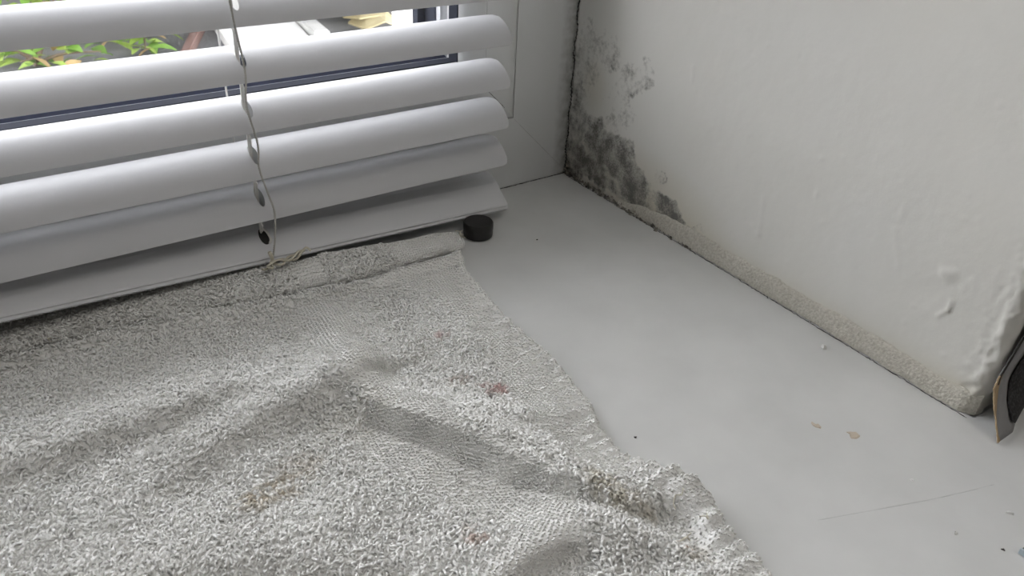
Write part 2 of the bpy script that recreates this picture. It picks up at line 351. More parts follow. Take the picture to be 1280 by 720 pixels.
bar_ring('sash_bar', WL + FW, -FW, FW, WT - FW, sp, M_frame, win, True)
bar_ring('gasket', WL + GW - 0.001, -GW + 0.001, GW - 0.001, WT - GW + 0.001, [(0, 0.0015), (0.0016, 0.002), (0.0016, 0.0105), (0, 0.0105)], M_gask, win, False, ('right', 'top', 'left'))
bar_ring('gasket', WL + GW - 0.001, -GW + 0.001, GW - 0.001, WT - GW + 0.001, [(0, 0.0030), (0.0016, 0.0036), (0.0016, 0.0105), (0, 0.0105)], M_gask, win, False, ('bottom',))
bar_ring('spacer_bar', WL + GW - 0.004, -GW + 0.004, GW - 0.004, WT - GW + 0.004, [(0, 0.0145), (0.0075, 0.0145), (0.0078, 0.0155), (0.0078, 0.0180), (0, 0.0180)], M_alu, win, False, ('right', 'top', 'left'))
bar_ring('spacer_bar', WL + GW - 0.004, -GW + 0.004, GW - 0.004, WT - GW + 0.004, [(0, 0.0145), (0.0060, 0.0145), (0.0060, 0.0180), (0, 0.0180)], new_mat('dark_spacer', (0.035, 0.04, 0.065), 0.8, spec=0.15), win, False, ('bottom',))
bar_ring('outer_gasket', WL + GW - 0.004, -GW + 0.004, GW - 0.004, WT - GW + 0.004, [(0, 0.0182), (0.0076, 0.0182), (0.0082, 0.0200), (0.0082, 0.0300), (0.0125, 0.0305), (0.0125, 0.036), (0, 0.036)], M_gask, win)
M_glass = bpy.data.materials.new('window_glass'); M_glass.use_nodes = True
gn = M_glass.node_tree; gn.nodes.clear(); go = gn.nodes.new('ShaderNodeOutputMaterial'); tr = gn.nodes.new('ShaderNodeBsdfTransparent'); gl = gn.nodes.new('ShaderNodeBsdfGlossy'); fr = gn.nodes.new('ShaderNodeFresnel'); ms = gn.nodes.new('ShaderNodeMixShader')
tr.inputs[0].default_value = (0.965, 0.965, 0.965, 1); gl.inputs['Roughness'].default_value = 0.0; fr.inputs[0].default_value = 1.45
gn.links.new(fr.outputs[0], ms.inputs[0]); gn.links.new(tr.outputs[0], ms.inputs[1]); gn.links.new(gl.outputs[0], ms.inputs[2]); gn.links.new(ms.outputs[0], go.inputs[0])
for yy in (0.0108, 0.0290):
    mesh_obj('pane', [(WL + GW - 0.003, yy, GW - 0.003), (-GW + 0.003, yy, GW - 0.003), (-GW + 0.003, yy, WT - GW + 0.003), (WL + GW - 0.003, yy, WT - GW + 0.003)], [(0, 1, 2, 3)], M_glass, win)
# mitre joints of frame and sash, groove between them
M_line = new_mat('joint_line', (0.16, 0.16, 0.155), 0.9); M_line2 = new_mat('faint_joint', (0.45, 0.45, 0.44), 0.9)
crack('mitre_joint', [(-0.003, -0.00005, 0.003), (-0.02, -0.00005, 0.020), (-FW + 0.001, -0.00005, FW - 0.001)], 0.00010, 0.00002, 3, win, M_line2, (0, -1, 0))
crack('mitre_joint', [(-FW - 0.0085, -0.0036, FW + 0.0085), (-FW - 0.014, -0.0036, FW + 0.014), (-FW - 0.021, -0.0036, FW + 0.021)], 0.00016, 0.00002, 3, win, M_line, (0, -1, 0))

# room walls
def wallbox(name, *a, mat=M_room): o = box(name, *a, mat); tag(o, kind='structure'); return o
wallbox('wall_left', WL - 1.6, WL, WF, 0.25, -0.022, WT)
wallbox('wall_lintel', WL - 1.6, 1.5, WF, 0.25, WT, 1.75)
wallbox('wall_front', WL - 1.6, 1.5, WF, 0.25, -0.9, -0.0225)
wallbox('wall_outer_sill', WL, 0.0, 0.081, 0.25, -0.0225, -0.004)
wallbox('wall_back', WL - 1.6, 1.5, -3.5, -3.4, -0.9, 1.75)
wallbox('wall_west', WL - 1.7, WL - 1.6, -3.5, 0.25, -0.9, 1.75)
wallbox('wall_east', 1.5, 1.6, -3.5, 0.25, -0.9, 1.75)
wallbox('floor', WL - 1.7, 1.6, -3.5, 0.25, -1.0, -0.9, mat=M_floor)
wallbox('ceiling', WL - 1.7, 1.6, -3.5, 0.25, 1.75, 1.85)

# ---------------------------------------------------------------- VENETIAN BLIND
XR = -0.0645; XL = -0.735; XS = -0.1985     # slat ends and the slots
blind = empty('venetian_blind', (-0.4, -0.014, 0.0)); tag(blind, 'white venetian blind of curved horizontal slats hanging in front of the window', 'blind')
def bpart(o): o.parent = blind; o.matrix_parent_inverse = Matrix.Translation((0.4, 0.014, 0.0)); return o      # the Empty is then moved by BS
SW = 0.0232; CAM = 0.0040; ZR = 0.0103; YR = 0.0208
def arc(t):          # t 0 back edge .. 1 front edge -> (y, z) relative to the front edge, chord tilted
    hw = SW / 2; R = (hw * hw + CAM * CAM) / (2 * CAM); ph = math.asin(hw / R)
    a = -ph + 2 * ph * t; u = R * math.sin(a) + hw; v = R * math.cos(a) - (R - CAM)
    cy, cz = -YR / SW, -ZR / SW
    L = math.hypot(cy, cz); cy /= L; cz /= L; n = (cz, -cy)
    return (YR + cy * u + n[0] * v, ZR + cz * u + n[1] * v)
def slat_mesh():
    nv = 16; hw = 0.0018; i0, i1 = 4, 12
    xs = [XL, XL + 0.0012, XL + 0.0035, XL + 0.006]; xs += list(np.linspace(XL + 0.03, XS - 0.02, 10)); c0 = len(xs)
    xs += [XS - 0.003, XS - 0.0015, XS, XS + 0.0015, XS + 0.003]; c1 = len(xs) - 1
    xs += list(np.linspace(XS + 0.02, XR - 0.02, 5)) + [XR - 0.006, XR - 0.0035, XR - 0.0012, XR]
    V = []; F = []; nx = len(xs); idx = {}
    for i, x in enumerate(xs):
        e = min(x - XL, XR - x); ins = 0.0
        if e < 0.006: ins = 0.006 - math.sqrt(max(0, 0.006 ** 2 - (0.006 - e) ** 2))
        e2 = min(e, 0.0028); in2 = 0.0028 - math.sqrt(max(0, 0.0028 ** 2 - (0.0028 - e2) ** 2))
        f = ins / SW; f2 = in2 / SW
        for j in range(nv + 1):
            t = f + (1 - f - f2) * j / nv; y, z = arc(t); idx[(i, j)] = len(V); V.append((x, y, z))
    for i in range(nx - 1):
        for j in range(nv):
            if c0 <= i < c1 and i0 <= j < i1: continue
            F.append((idx[(i, j)], idx[(i + 1, j)], idx[(i + 1, j + 1)], idx[(i, j + 1)]))
    per = [(i, i0) for i in range(c0, c1)] + [(c1, j) for j in range(i0, i1)] + [(i, i1) for i in range(c1, c0, -1)] + [(c0, j) for j in range(i1, i0, -1)]
    inner = []
    for (i, j) in per:
        dx = (xs[i] - XS) / 0.003; dt = (j / nv - 0.5) / ((i1 - i0) / 2 / nv); l = math.hypot(dx, dt)
        k = 1 / max(l, 1e-6); t = 0.5 + dt * k * (0.0054 / SW); y, z = arc(t); inner.append(len(V)); V.append((XS + dx * k * hw, y, z))
    m_ = len(per)
    for q in range(m_):
        p = (q + 1) % m_; F.append((idx[per[q]], idx[per[p]], inner[p], inner[q]))
    me = bpy.data.meshes.new('slat'); me.from_pydata(V, [], F); me.update()
    bm = bmesh.new(); bm.from_mesh(me); bmesh.ops.recalc_face_normals(bm, faces=bm.faces[:]); bmesh.ops.solidify(bm, geom=bm.faces[:], thickness=0.00035); 
    for f in bm.faces: f.smooth = True
    bm.to_mesh(me); bm.free(); me.materials.append(M_slat); me.set_sharp_from_angle(angle=math.radians(50)); return me
sm = slat_mesh()
zf = [0.0288, 0.0498, 0.0712, 0.0935, 0.1155]; YF = -0.0250
while zf[-1] < 0.33: zf.append(zf[-1] + 0.0215)  # blind stops short out of view so more sky light enters above
rr = random.Random(2)
for k, z in enumerate(zf):
    o = bpy.data.objects.new('slat', sm); C.objects.link(o); o.location = (0, YF, z)
    tl = [0.0, 0.0006, -0.002, -0.001, -0.006][k] if k < 5 else rr.uniform(-0.003, 0.003)   # slight fall along the slat
    o.rotation_euler = (rr.uniform(-0.02, 0.02), -tl, 0); o.location.z += tl * (-0.3) * 0
    o.location.z += -0.0645 * (-tl) * 0
    bpart(o)
# bottom rail, raised a little at the left by the towel below
def rail():
    prof = [(-0.0045, 0.0158), (-0.0030, 0.0150), (-0.0022, 0.0125), (-0.0200, 0.0010), (-0.0222, 0.0002), (-0.0262, 0.0012), (-0.0268, 0.0022), (-0.0262, 0.0032), (-0.0264, 0.0040), (-0.0258, 0.0048), (-0.0140, 0.0128), (-0.0085, 0.0150)]
    xs = [XL, XR - 0.0006, XR]; V = []; n = len(prof)
    for x in xs:
        s = 1.0 if x < XR else 0.96
        for (y, z) in prof: V.append((x, -0.014 + (y + 0.014) * s, 0.008 + (z - 0.008) * s))
    F = []
    for i in range(len(xs) - 1):
        for k in range(n): F.append((i * n + k, i * n + (k + 1) % n, (i + 1) * n + (k + 1) % n, (i + 1) * n + k))
    F += [tuple(range(n))[::-1], tuple(range((len(xs) - 1) * n, len(xs) * n))]
    o = mesh_obj('bottom_rail', V, F, M_rail, None)
    bm = bmesh.new(); bm.from_mesh(o.data); bmesh.ops.recalc_face_normals(bm, faces=bm.faces[:]); bm.to_mesh(o.data); bm.free()
    return o
rl = rail(); TILT = 0.040
Mr = Matrix.Translation((XR, 0, 0.0008)) @ Matrix.Rotation(TILT, 4, 'Y') @ Matrix.Translation((-XR, 0, 0))
rl.data.transform(Mr); bpart(rl)
# plug hole in the rail with the knotted cord inside
def disc_poly(name, cx, cz_off, rx, ry_, mat, lift, parent):
    nrm = Vector((0, -0.0080, 0.0118)).normalized(); al = Vector((0, 0.0118, 0.0080)).normalized()
    c = Mr @ Vector((cx, -0.0172, 0.0107 + cz_off)); V = [tuple(c + nrm * lift)]
    for k in range(20): V.append(tuple(c + nrm * lift + Vector((1, 0, 0)) * rx * math.cos(k * PI / 10) + al * ry_ * math.sin(k * PI / 10)))
    return mesh_obj(name, V, [(0, k, k % 20 + 1) for k in range(1, 21)], mat, parent)
ph = disc_poly('plug_hole', XS - 0.001, 0, 0.0023, 0.0046, M_dark, 0.0002, rl); ph.matrix_parent_inverse = Matrix.Identity(4)
c = Mr @ Vector((XS, -0.0172, 0.0107))
V, F = tube_geo(spline([c + Vector((-0.0005, 0.004, 0.003)), c + Vector((0.001, 0.001, 0.0013)), c + Vector((0.0012, -0.0026, -0.0008)), c + Vector((0.0002, -0.0036, -0.0022))], 6), 0.0006, 6)
kn = mesh_obj('cord_end', V, F, M_cord, rl, True)
# cords: lift tape through the slots, thin rear ladder string, twisted front string, rungs
def tape():
    V = []; F = []; zz = np.arange(0.016, 0.375, 0.006); r = random.Random(7)
    for k in (-1, 1):
        tube_geo([(XS - 0.0006 + k * 0.0004 + 0.00015 * math.sin(z * 300 + k), YF + 0.0100 + 0.0003 * k, z) for z in zz], 0.00055, 6, V, F)
    return mesh_obj('lift_cord', V, F, M_cord, None, True)
bpart(tape())
V, F = tube_geo([(XS - 0.0042 + 0.0002 * math.sin(z * 200), YF + 0.0212, z) for z in np.arange(0.02, 0.376, 0.01)], 0.00045, 6)
bpart(mesh_obj('ladder_string', V, F, M_cord, None, True))
V, F = twisted([(-0.2035, -0.0278, 0.375), (-0.2035, -0.0278, 0.30), (-0.2033, -0.0278, 0.22), (-0.2030, -0.0278, 0.16), (-0.2030, -0.0278, 0.135), (-0.2022, -0.0277, 0.1185), (-0.2006, -0.0279, 0.10), (-0.2018, -0.0277, 0.0852), (-0.1994, -0.0279, 0.068), (-0.2000, -0.0277, 0.0565), (-0.1975, -0.0280, 0.043), (-0.1962, -0.0290, 0.035), (-0.1972, -0.0300, 0.026), (-0.1988, -0.0305, 0.0175), (-0.2005, -0.0300, 0.0100)], 0.00030, 0.0022)
bpart(mesh_obj('twisted_string', V, F, M_cordd, None, True))
V, F = [], []
for z in zf[:14]:
    tube_geo([(XS - 0.0036, YF + 0.0215, z + 0.0096), (XS - 0.0038, YF + 0.010, z + 0.003), (XS - 0.003, YF - 0.0018, z - 0.0012)], 0.00035, 5, V, F)
bpart(mesh_obj('ladder_rungs', V, F, M_cord, None, True))
# frayed knot and loose ends lying on the towel
K = Vector((-0.2012, -0.0300, 0.0095))
ends = [[K, (-0.2040, -0.0325, 0.0085), (-0.2068, -0.0345, 0.0100)], [K, (-0.2020, -0.0345, 0.0095), (-0.2048, -0.0365, 0.0112)],
        [K, (-0.1965, -0.0315, 0.0110), (-0.1905, -0.0330, 0.0098), (-0.1862, -0.0318, 0.0125), (-0.1838, -0.0312, 0.0135), (-0.1822, -0.0322, 0.0118)],
        [(-0.2048, -0.0350, 0.0112), (-0.1990, -0.0330, 0.0120), (-0.1935, -0.0340, 0.0108), (-0.1880, -0.0312, 0.0124), (-0.1846, -0.0305, 0.0118)],
        [K, (-0.1975, -0.0345, 0.0098), (-0.1930, -0.0312, 0.0110), (-0.1870, -0.0300, 0.0105)]]
V, F = [], []
for e in ends: tube_geo(spline(e, 8), 0.00058, 6, V, F)
tube_geo(spline([K + Vector((0, 0, 0.006)), K + Vector((0.0007, -0.0008, 0.002)), K + Vector((-0.0005, 0, -0.001))], 5), 0.0009, 6, V, F)
bpart(mesh_obj('frayed_ends', V, F, M_frayed, None, True))
hr = box('head_rail', XL, XR, -0.028, -0.002, 0.372, 0.400, M_rail, None, 0.002); bpart(hr)

blind.location = Vector(blind.location) + Vector((-0.0040, -0.0080, 0.0036))
# ---------------------------------------------------------------- small black rubber puck under the end of the rail
def puck():
    bm = bmesh.new(); prof = [(0.0, 0.0), (0.0068, 0.0), (0.0078, 0.0006), (0.0080, 0.0022), (0.0078, 0.0036), (0.0081, 0.0044), (0.0081, 0.0078), (0.0076, 0.0087), (0.0064, 0.0088), (0.0, 0.0086)]
    n = 28; rings = []
    for r_, z in prof:
        rings.append([bm.verts.new((r_ * math.cos(2 * PI * k / n) * (1 + 0.02 * math.sin(3 * k)), r_ * math.sin(2 * PI * k / n), z)) for k in range(n)] if r_ else [bm.verts.new((0, 0, z))])
    for a, b in zip(rings, rings[1:]):
        for k in range(n):
            if len(a) == 1: bm.faces.new((a[0], b[(k + 1) % n], b[k]))
            elif len(b) == 1: bm.faces.new((a[k], a[(k + 1) % n], b[0]))
            else: bm.faces.new((a[k], a[(k + 1) % n], b[(k + 1) % n], b[k]))
    bmesh.ops.recalc_face_normals(bm, faces=bm.faces[:])
    for f in bm.faces: f.smooth = True
    me = bpy.data.meshes.new('rubber_puck'); bm.to_mesh(me); bm.free(); me.materials.append(M_puck); me.set_sharp_from_angle(angle=math.radians(35))
    return link(bpy.data.objects.new('rubber_puck', me))
pk = puck(); pk.location = (-0.0935, -0.0432, 0.0001)
tag(pk, 'small round black rubber puck on the sill at the end of the blind rail', 'stopper')

# ---------------------------------------------------------------- TOWEL
EDGE = np.array([(-107.3, -49.4), (-113, -60), (-119.6, -75.1), (-123, -98.6), (-126, -120.1), (-125.4, -135), (-125, -152.2), (-127.7, -169.6), (-130.1, -185.7), (-135.9, -198.5), (-138.4, -212.2), (-137.6, -222.2), (-134.3, -231.2), (-127.3, -240), (-127.9, -248.3), (-131, -256.7), (-131.8, -268), (-133.8, -279.6), (-137, -300), (-138, -342)])
ROLL = np.array([(-500, 2), (-400, -1), (-340, -3), (-315, -7), (-284, -16), (-252, -24), (-218, -34), (-190, -39.5), (-150, -45.5), (-123, -46.5), (-108, -47.5)], float)
CREASE = np.array([(-500, -38), (-330, -40), (-301, -40), (-273, -41), (-245, -46), (-214, -52), (-177, -58), (-139, -58), (-113, -57), (-106, -55)], float)
def crease_y(x): return np.interp(x, CREASE[:, 0], CREASE[:, 1]) + 1.2 * (fbm(x / 9, x * 0, 44, 3) - 0.5)
def top_y(x): return np.interp(x, ROLL[:, 0], ROLL[:, 1]) - 1.0
def seg_dist(x, y, P, amps):
    best = np.full(x.shape, 1e9); sg = np.zeros(x.shape); am = np.zeros(x.shape)
    for (a, b, aa, ab) in zip(P, P[1:], amps, amps[1:]):
        vx, vy = b[0] - a[0], b[1] - a[1]; L2 = vx * vx + vy * vy
        t = np.clip(((x - a[0]) * vx + (y - a[1]) * vy) / L2, 0, 1); dx = x - a[0] - t * vx; dy = y - a[1] - t * vy; d = np.hypot(dx, dy)
        m_ = d < best; best = np.where(m_, d, best); sg = np.where(m_, (vx * (y - a[1]) - vy * (x - a[0])) / math.sqrt(L2), sg); am = np.where(m_, aa + (ab - aa) * t, am)
    return best, sg, am
FOLDS = [
         ([(-325.5, -108.5), (-295.2, -110.6), (-266.0, -112.0), (-234.4, -108.6)], (5.0, 7, 6.5, 1.5), 6, 24),
         ([(-300.0, -147.4), (-270.6, -137.8), (-241.9, -130.6), (-219.4, -128.7), (-206.9, -128.7)], (1.5, 5, 7.5, 9.5, 9.5), 8, 22),
         ([(-207.1, -145.5), (-193.7, -168.4), (-181.3, -192.1), (-170.7, -214.5), (-156.3, -234.9), (-138.8, -242.1)], (10, 12, 12, 10, 7, 4), 4.6, 18),
         ([(-222.7, -235.1), (-198.8, -234.6), (-183.1, -235.5), (-174.2, -242.2), (-177.6, -256.4)], (2, 6.5, 8, 6, 3), 5, 14),
         ([(-182.0, -205.0), (-173.6, -229.7), (-162.0, -248.5), (-153.5, -258.8)], (0, 3, 5, 4), 7, 7),
         ([(-144.3, -223.2), (-137.2, -236.3), (-134.3, -249.9), (-138.8, -259.8)], (2, 6, 6, 4), 5, 6),
         ([(-193.9, -64.5), (-197.8, -99.5), (-201.1, -122.2)], (2.0, 4.0, 5.0), 9, 11),
         ([(-179.0, -157.0), (-164.3, -179.7), (-146.9, -186.3)], (0, 2.2, 3), 4.5, 9),
         ([(-150.9, -67.9), (-141.3, -102.2), (-150.6, -131.0)], (1.5, 2, 1), 8, 12),
         ([(-329.5, -168.8), (-270.6, -188.8), (-225.9, -216.9)], (4.5, 5, 3), 11, 24),
         ([(-166.7, -276.1), (-153.1, -270.0), (-142.0, -276.1)], (3, 5, 3), 7, 9)]
def dist_edge(x, y):
    ex = np.interp(-y, -EDGE[:, 1], EDGE[:, 0]); return ex - x      # mm inwards from the right edge
def towel_h(x, y, du):
    h = 2.6 + 1.6 * (fbm(x / 28, y / 28, 7, 2) - 0.5) + 1.0 * (fbm(x / 9, y / 9, 17, 2) - 0.5) + 0.9 * (fbm(x / 3.6, y / 3.6, 29, 2) - 0.5)
    for P, am, wf, wb in FOLDS:
        d, sg, a = seg_dist(x, y, P, am); w_ = wf + (wb - wf) * (0.5 + 0.5 * np.tanh((sg + 0.5) / 2.5)); h = h + a * np.exp(-(d / w_) ** 2)
    d, sg, a = seg_dist(x, y, [(-146, -243), (-146, -254), (-148, -266)], (4, 6, 4)); h = h - a * np.exp(-(d / 5.5) ** 2)
    d, sg, a = seg_dist(x, y, [(-192, -128), (-199, -128)], (2.5, 2.5)); h = h - a * np.exp(-(d / 6) ** 2)
    # puckered hem
    pk_ = np.sin(y * 2 * PI / 6.2 + 2.2 * fbm(y / 20, x * 0, 5, 2) * 4 - du * 0.10) * np.exp(-((du - 5) / 7) ** 2) * 1.1
    h = h + pk_ * np.clip((-y - 55) / 25, 0, 1)
    h = h + 1.3 * np.exp(-((du - 2.5) / 2.6) ** 2)
    h = np.maximum(h, 1.0)
    # rises a little to the crease under the rolled edge
    ty = top_y(x); cz_ = np.clip((ty - y) / 20, 0, 1); h = 1.2 + (h - 1.2) * cz_ * (1.25 - 0.25 * cz_) 
    g = crease_y(x) - y; h = h * (1 - 0.75 * np.exp(-(g / 2.6) ** 2)); h = h + 3.8 * np.exp(-((g - 6.5) / 3.4) ** 2)
    h = np.where(g < 0, np.minimum(h, 1.6), h)
    return h * np.clip(0.25 + du / 3.0, 0.25, 1)
def woven(x, y, du):
    m_ = np.clip((18 - du) / 6, 0, 1)
    for P, r_ in (([(-198, -76), (-201, -105), (-200, -133)], 9.5), ([(-140, -145), (-147, -187), (-148, -208)], 9.5), ([(-208, -168), (-193, -203), (-182, -221)], 9.5), ([(-210, -155), (-197, -176), (-186, -197), (-178, -214)], 6.5), ([(-204, -149), (-191, -168)], 5),
                  ([(-201, -236), (-182, -233)], 8), ([(-160, -60), (-130, -64)], 8), ([(-150, -70), (-135, -90)], 7), ([(-140, -90), (-138, -130)], 6)):
        d, _, _ = seg_dist(x, y, P, (1,) * len(P)); m_ = np.maximum(m_, np.clip((r_ + 3 - d) / 4 + (fbm(x / 6, y / 6, 27, 3) - 0.5) * 2.2, 0, 1))
    return m_
CLOTH = np.array((0.90, 0.90, 0.88)); 
STAINS_SHADE = [(-161, -158, 4.6, 4.0, (0.56, 0.43, 0.41), .8), (-157, -161, 2.6, 3.4, (0.56, 0.38, 0.36), .8), (-169, -148, 5.0, 3.2, (0.42, 0.35, 0.31), .75), (-163, -164, 2.0, 1.6, (0.16, 0.14, 0.13), .8), (-158.5, -117, 3.2, 2.8, (0.66, 0.48, 0.46), .6),
          (-166, -116, 2.2, 1.6, (0.4, 0.36, 0.33), .5), (-250, -167, 9, 5, (0.50, 0.42, 0.30), .72), (-260, -169, 5, 5, (0.50, 0.42, 0.30), .6), (-241, -160, 9, 6, (0.58, 0.52, 0.44), .5), (-206, -220, 3.2, 5, (0.58, 0.44, 0.38), .7),
          (-150.5, -259, 2.2, 3.0, (0.68, 0.42, 0.34), .9), (-160, -229, 5, 9, (0.54, 0.50, 0.40), .75), (-153, -240, 4, 5, (0.60, 0.55, 0.46), .6), (-150, -262, 5, 5, (0.48, 0.43, 0.34), .6), (-215, -150, 14, 8, (0.70, 0.68, 0.62), .35), (-320, -40, 45, 12, (0.45, 0.44, 0.42), .45)]  # last broad grey patch paints in the shade under the rail
def towel_col(x, y):
    c_ = np.repeat(CLOTH[None, :], x.size, 0) * (0.94 + 0.10 * fbm(x / 5, y / 5, 33, 3))[:, None]
    n_ = fbm(x / 2.2, y / 2.2, 77, 3)
    for (cx, cy, rx, ry, col, a) in STAINS_SHADE:
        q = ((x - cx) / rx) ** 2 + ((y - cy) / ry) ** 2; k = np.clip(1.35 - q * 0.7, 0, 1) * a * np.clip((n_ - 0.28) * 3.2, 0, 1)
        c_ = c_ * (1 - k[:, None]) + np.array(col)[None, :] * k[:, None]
    return c_
tw = empty('bath_towel', (-0.25, -0.17, 0.0)); tag(tw, 'crumpled white terry bath towel with pink and brown stains on the sill', 'towel')
def tpart(o): o.parent = tw; o.matrix_parent_inverse = Matrix.Translation((0.25, 0.17, 0.0)); return o
def sheet_xy(u, t):
    """u mm inwards from the right edge, t mm along it from the top corner"""
    k = np.clip(1 - t / 120, 0, 1); y0 = -49.4 - t
    ex = np.interp(-y0, -EDGE[:, 1], EDGE[:, 0]); x = ex - u
    dy = (top_y(x) + 50.4); y = y0 + dy * k ** 1.5
    return x, y
us = np.concatenate([[0, 0.4], np.arange(1, 300, 1.25), np.arange(300, 380, 8)]); ts = np.arange(0, 291, 1.25)
U, T = np.meshgrid(us, ts, indexing='ij'); X, Y = sheet_xy(U, T); Hh = towel_h(X, Y, U)
X = X + (fbm(X / 10, Y / 10, 55, 2) - 0.5) * 1.2 * (U > 1)
Vt = np.stack([X, Y, Hh], -1)
rim = Vt[0].copy(); rim[:, 2] = 0.15; Vt = np.concatenate([rim[None], Vt], 0)
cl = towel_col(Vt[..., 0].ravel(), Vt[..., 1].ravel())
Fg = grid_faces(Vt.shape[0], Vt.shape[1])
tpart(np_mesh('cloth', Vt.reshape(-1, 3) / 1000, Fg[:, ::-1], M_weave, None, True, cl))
# rolled-over top edge
def roll_pt(s, a):
    """s = x in mm along the roll, a = angle round it (0 = front, pi/2 = top)"""
    cx = s; cy = np.interp(s, ROLL[:, 0], ROLL[:, 1]); sl = (np.interp(s + 3, ROLL[:, 0], ROLL[:, 1]) - np.interp(s - 3, ROLL[:, 0], ROLL[:, 1])) / 6
    wdf = np.maximum(cy - 2.2 - crease_y(s), 1.0) * np.clip((-106.3 - s) / 3, 0.1, 1); wdb = np.minimum(wdf, 7.5); wd = np.where(np.cos(a) > 0, wdf, wdb); hg = np.interp(s, [-400, -320, -260, -200, -185, -150, -120, -109, -106.5], [2.4, 2.6, 3.4, 4.3, 5.0, 4.7, 4.4, 3.6, 1.0])
    n_ = 1 + 0.30 * (fbm(s / 11, a * 0.9 + 5, 61, 3) - 0.5)
    fr_ = np.cos(a) * wd * n_; hg = hg * 0.86; zz = hg * 1.05 + 0.8 + np.sin(a) * hg * n_
    L = np.sqrt(1 + sl * sl); return np.stack([cx + fr_ * sl / L, cy - fr_ / L - 1.0, zz], -1)
ss = np.concatenate([np.arange(-480, -330, 4), np.arange(-330, -106.4, 1.2)]); aa = np.linspace(0, 2 * PI, 25)
S_, A_ = np.meshgrid(ss, aa, indexing='ij'); Vr = roll_pt(S_, A_); Vr[..., 1] = np.minimum(Vr[..., 1], -0.6)
tpart(np_mesh('rolled_hem', Vr.reshape(-1, 3) / 1000, grid_faces(len(ss), len(aa))[:, ::-1], M_weave, None, True, towel_col(Vr[..., 0].ravel(), Vr[..., 1].ravel())))

# terry loops: every loop is a short curled yarn standing on the cloth
def loops(P, N, D, hgt, span, rad, rng, sides=3, segs=5):
    n = len(P); s = np.linspace(0, 1, segs + 1)
    B = np.cross(N, D); B /= np.linalg.norm(B, axis=1)[:, None]
    lean = rng.normal(0, 0.55, n); curl = rng.normal(0, 0.5, n); over = rng.uniform(0.0, 0.7, n)
    pts = []
    for q in s:
        ar = np.sin(PI * q)
        pts.append(P + D * (span * (q - 0.5) + hgt * over * ar * 0.8)[:, None] + N * (hgt * ar - 0.15 * hgt)[:, None] + B * (lean * hgt * ar + curl * span * math.sin(2 * PI * q) * 0.6)[:, None])
    pts = np.stack(pts, 1)                                     # n, segs+1, 3
    tg = np.gradient(pts, axis=1); tg /= np.linalg.norm(tg, axis=2)[..., None] + 1e-9
    ref = B[:, None, :] + 0.3 * N[:, None, :]; a = np.cross(tg, ref); a /= np.linalg.norm(a, axis=2)[..., None] + 1e-9; b = np.cross(tg, a)
    rr_ = rad[:, None, None] * (0.72 + 0.42 * np.sin(PI * s))[None, :, None]
    V = np.stack([pts + rr_ * (a * math.cos(2 * PI * k / sides) + b * math.sin(2 * PI * k / sides)) for k in range(sides)], 2)   # n, segs+1, sides, 3
    i = np.arange(segs)[:, None]; k = np.arange(sides)[None, :]; k2 = (k + 1) % sides
    f = np.stack([i * sides + k, i * sides + k2, (i + 1) * sides + k2, (i + 1) * sides + k], -1).reshape(-1, 4)
    F = (f[None] + (np.arange(n) * (segs + 1) * sides)[:, None, None]).reshape(-1, 4)
    return V.reshape(-1, 3), F, (segs + 1) * sides
rng = np.random.default_rng(5)
def pos(u, t): x, y = sheet_xy(u, t); return np.stack([x, y, towel_h(x, y, u)], -1)
def frame_at(u, t):
    e = 0.6; p = pos(u, t); a = pos(u - e, t) - p; b = pos(u, t - e) - p; n_ = np.cross(a, b); n_ /= np.linalg.norm(n_, axis=1)[:, None] + 1e-9
    n_[n_[:, 2] < 0] *= -1; return p, n_
sp_ = 1.18
u0, t0 = np.meshgrid(np.arange(1.2, 235, sp_), np.arange(0.5, 262, sp_), indexing='ij')
u0 = (u0 + rng.uniform(-.6, .6, u0.shape)).ravel(); t0 = (t0 + rng.uniform(-.6, .6, t0.shape)).ravel()
ue, te = np.meshgrid(np.arange(235, 345, 1.9), np.arange(0.5, 285, 1.9), indexing='ij')
u0 = np.concatenate([u0, (ue + rng.uniform(-.9, .9, ue.shape)).ravel()]); t0 = np.concatenate([t0, (te + rng.uniform(-.9, .9, te.shape)).ravel()])
x_, y_ = sheet_xy(u0, t0); wv = woven(x_, y_, u0); keep = (wv < rng.uniform(0.25, 0.9, wv.shape)) & (crease_y(x_) - y_ > 2.2) & (x_ > -478) & (y_ > -332)
u1, t1, w1 = u0[keep], t0[keep], wv[keep]
P_, N_ = frame_at(u1, t1); n = len(P_)
dirn = fbm(P_[:, 0] / 25, P_[:, 1] / 25, 3, 2) * 3.0 + rng.normal(0, 0.9, n); D_ = np.stack([np.cos(dirn), np.sin(dirn), 0 * dirn], -1); D_ -= N_ * (D_ * N_).sum(1)[:, None]; D_ /= np.linalg.norm(D_, axis=1)[:, None]
big = (1 - 0.55 * w1) * (0.45 + 1.2 * fbm(P_[:, 0] / 4.5, P_[:, 1] / 4.5, 13, 3))
V1, F1, k1 = loops(P_, N_, D_, rng.uniform(0.45, 1.15, n) * big, rng.uniform(1.2, 2.1, n), rng.uniform(0.40, 0.56, n) * (0.7 + 0.3 * big), rng)
c1_ = np.repeat(towel_col(P_[:, 0], P_[:, 1]) * rng.uniform(0.93, 1.04, (n, 1)), k1, 0)
print('loops', n)
o = tpart(np_mesh('terry_pile', V1 / 1000, F1, M_towel, None, True, c1_)); o['kind'] = 'stuff'
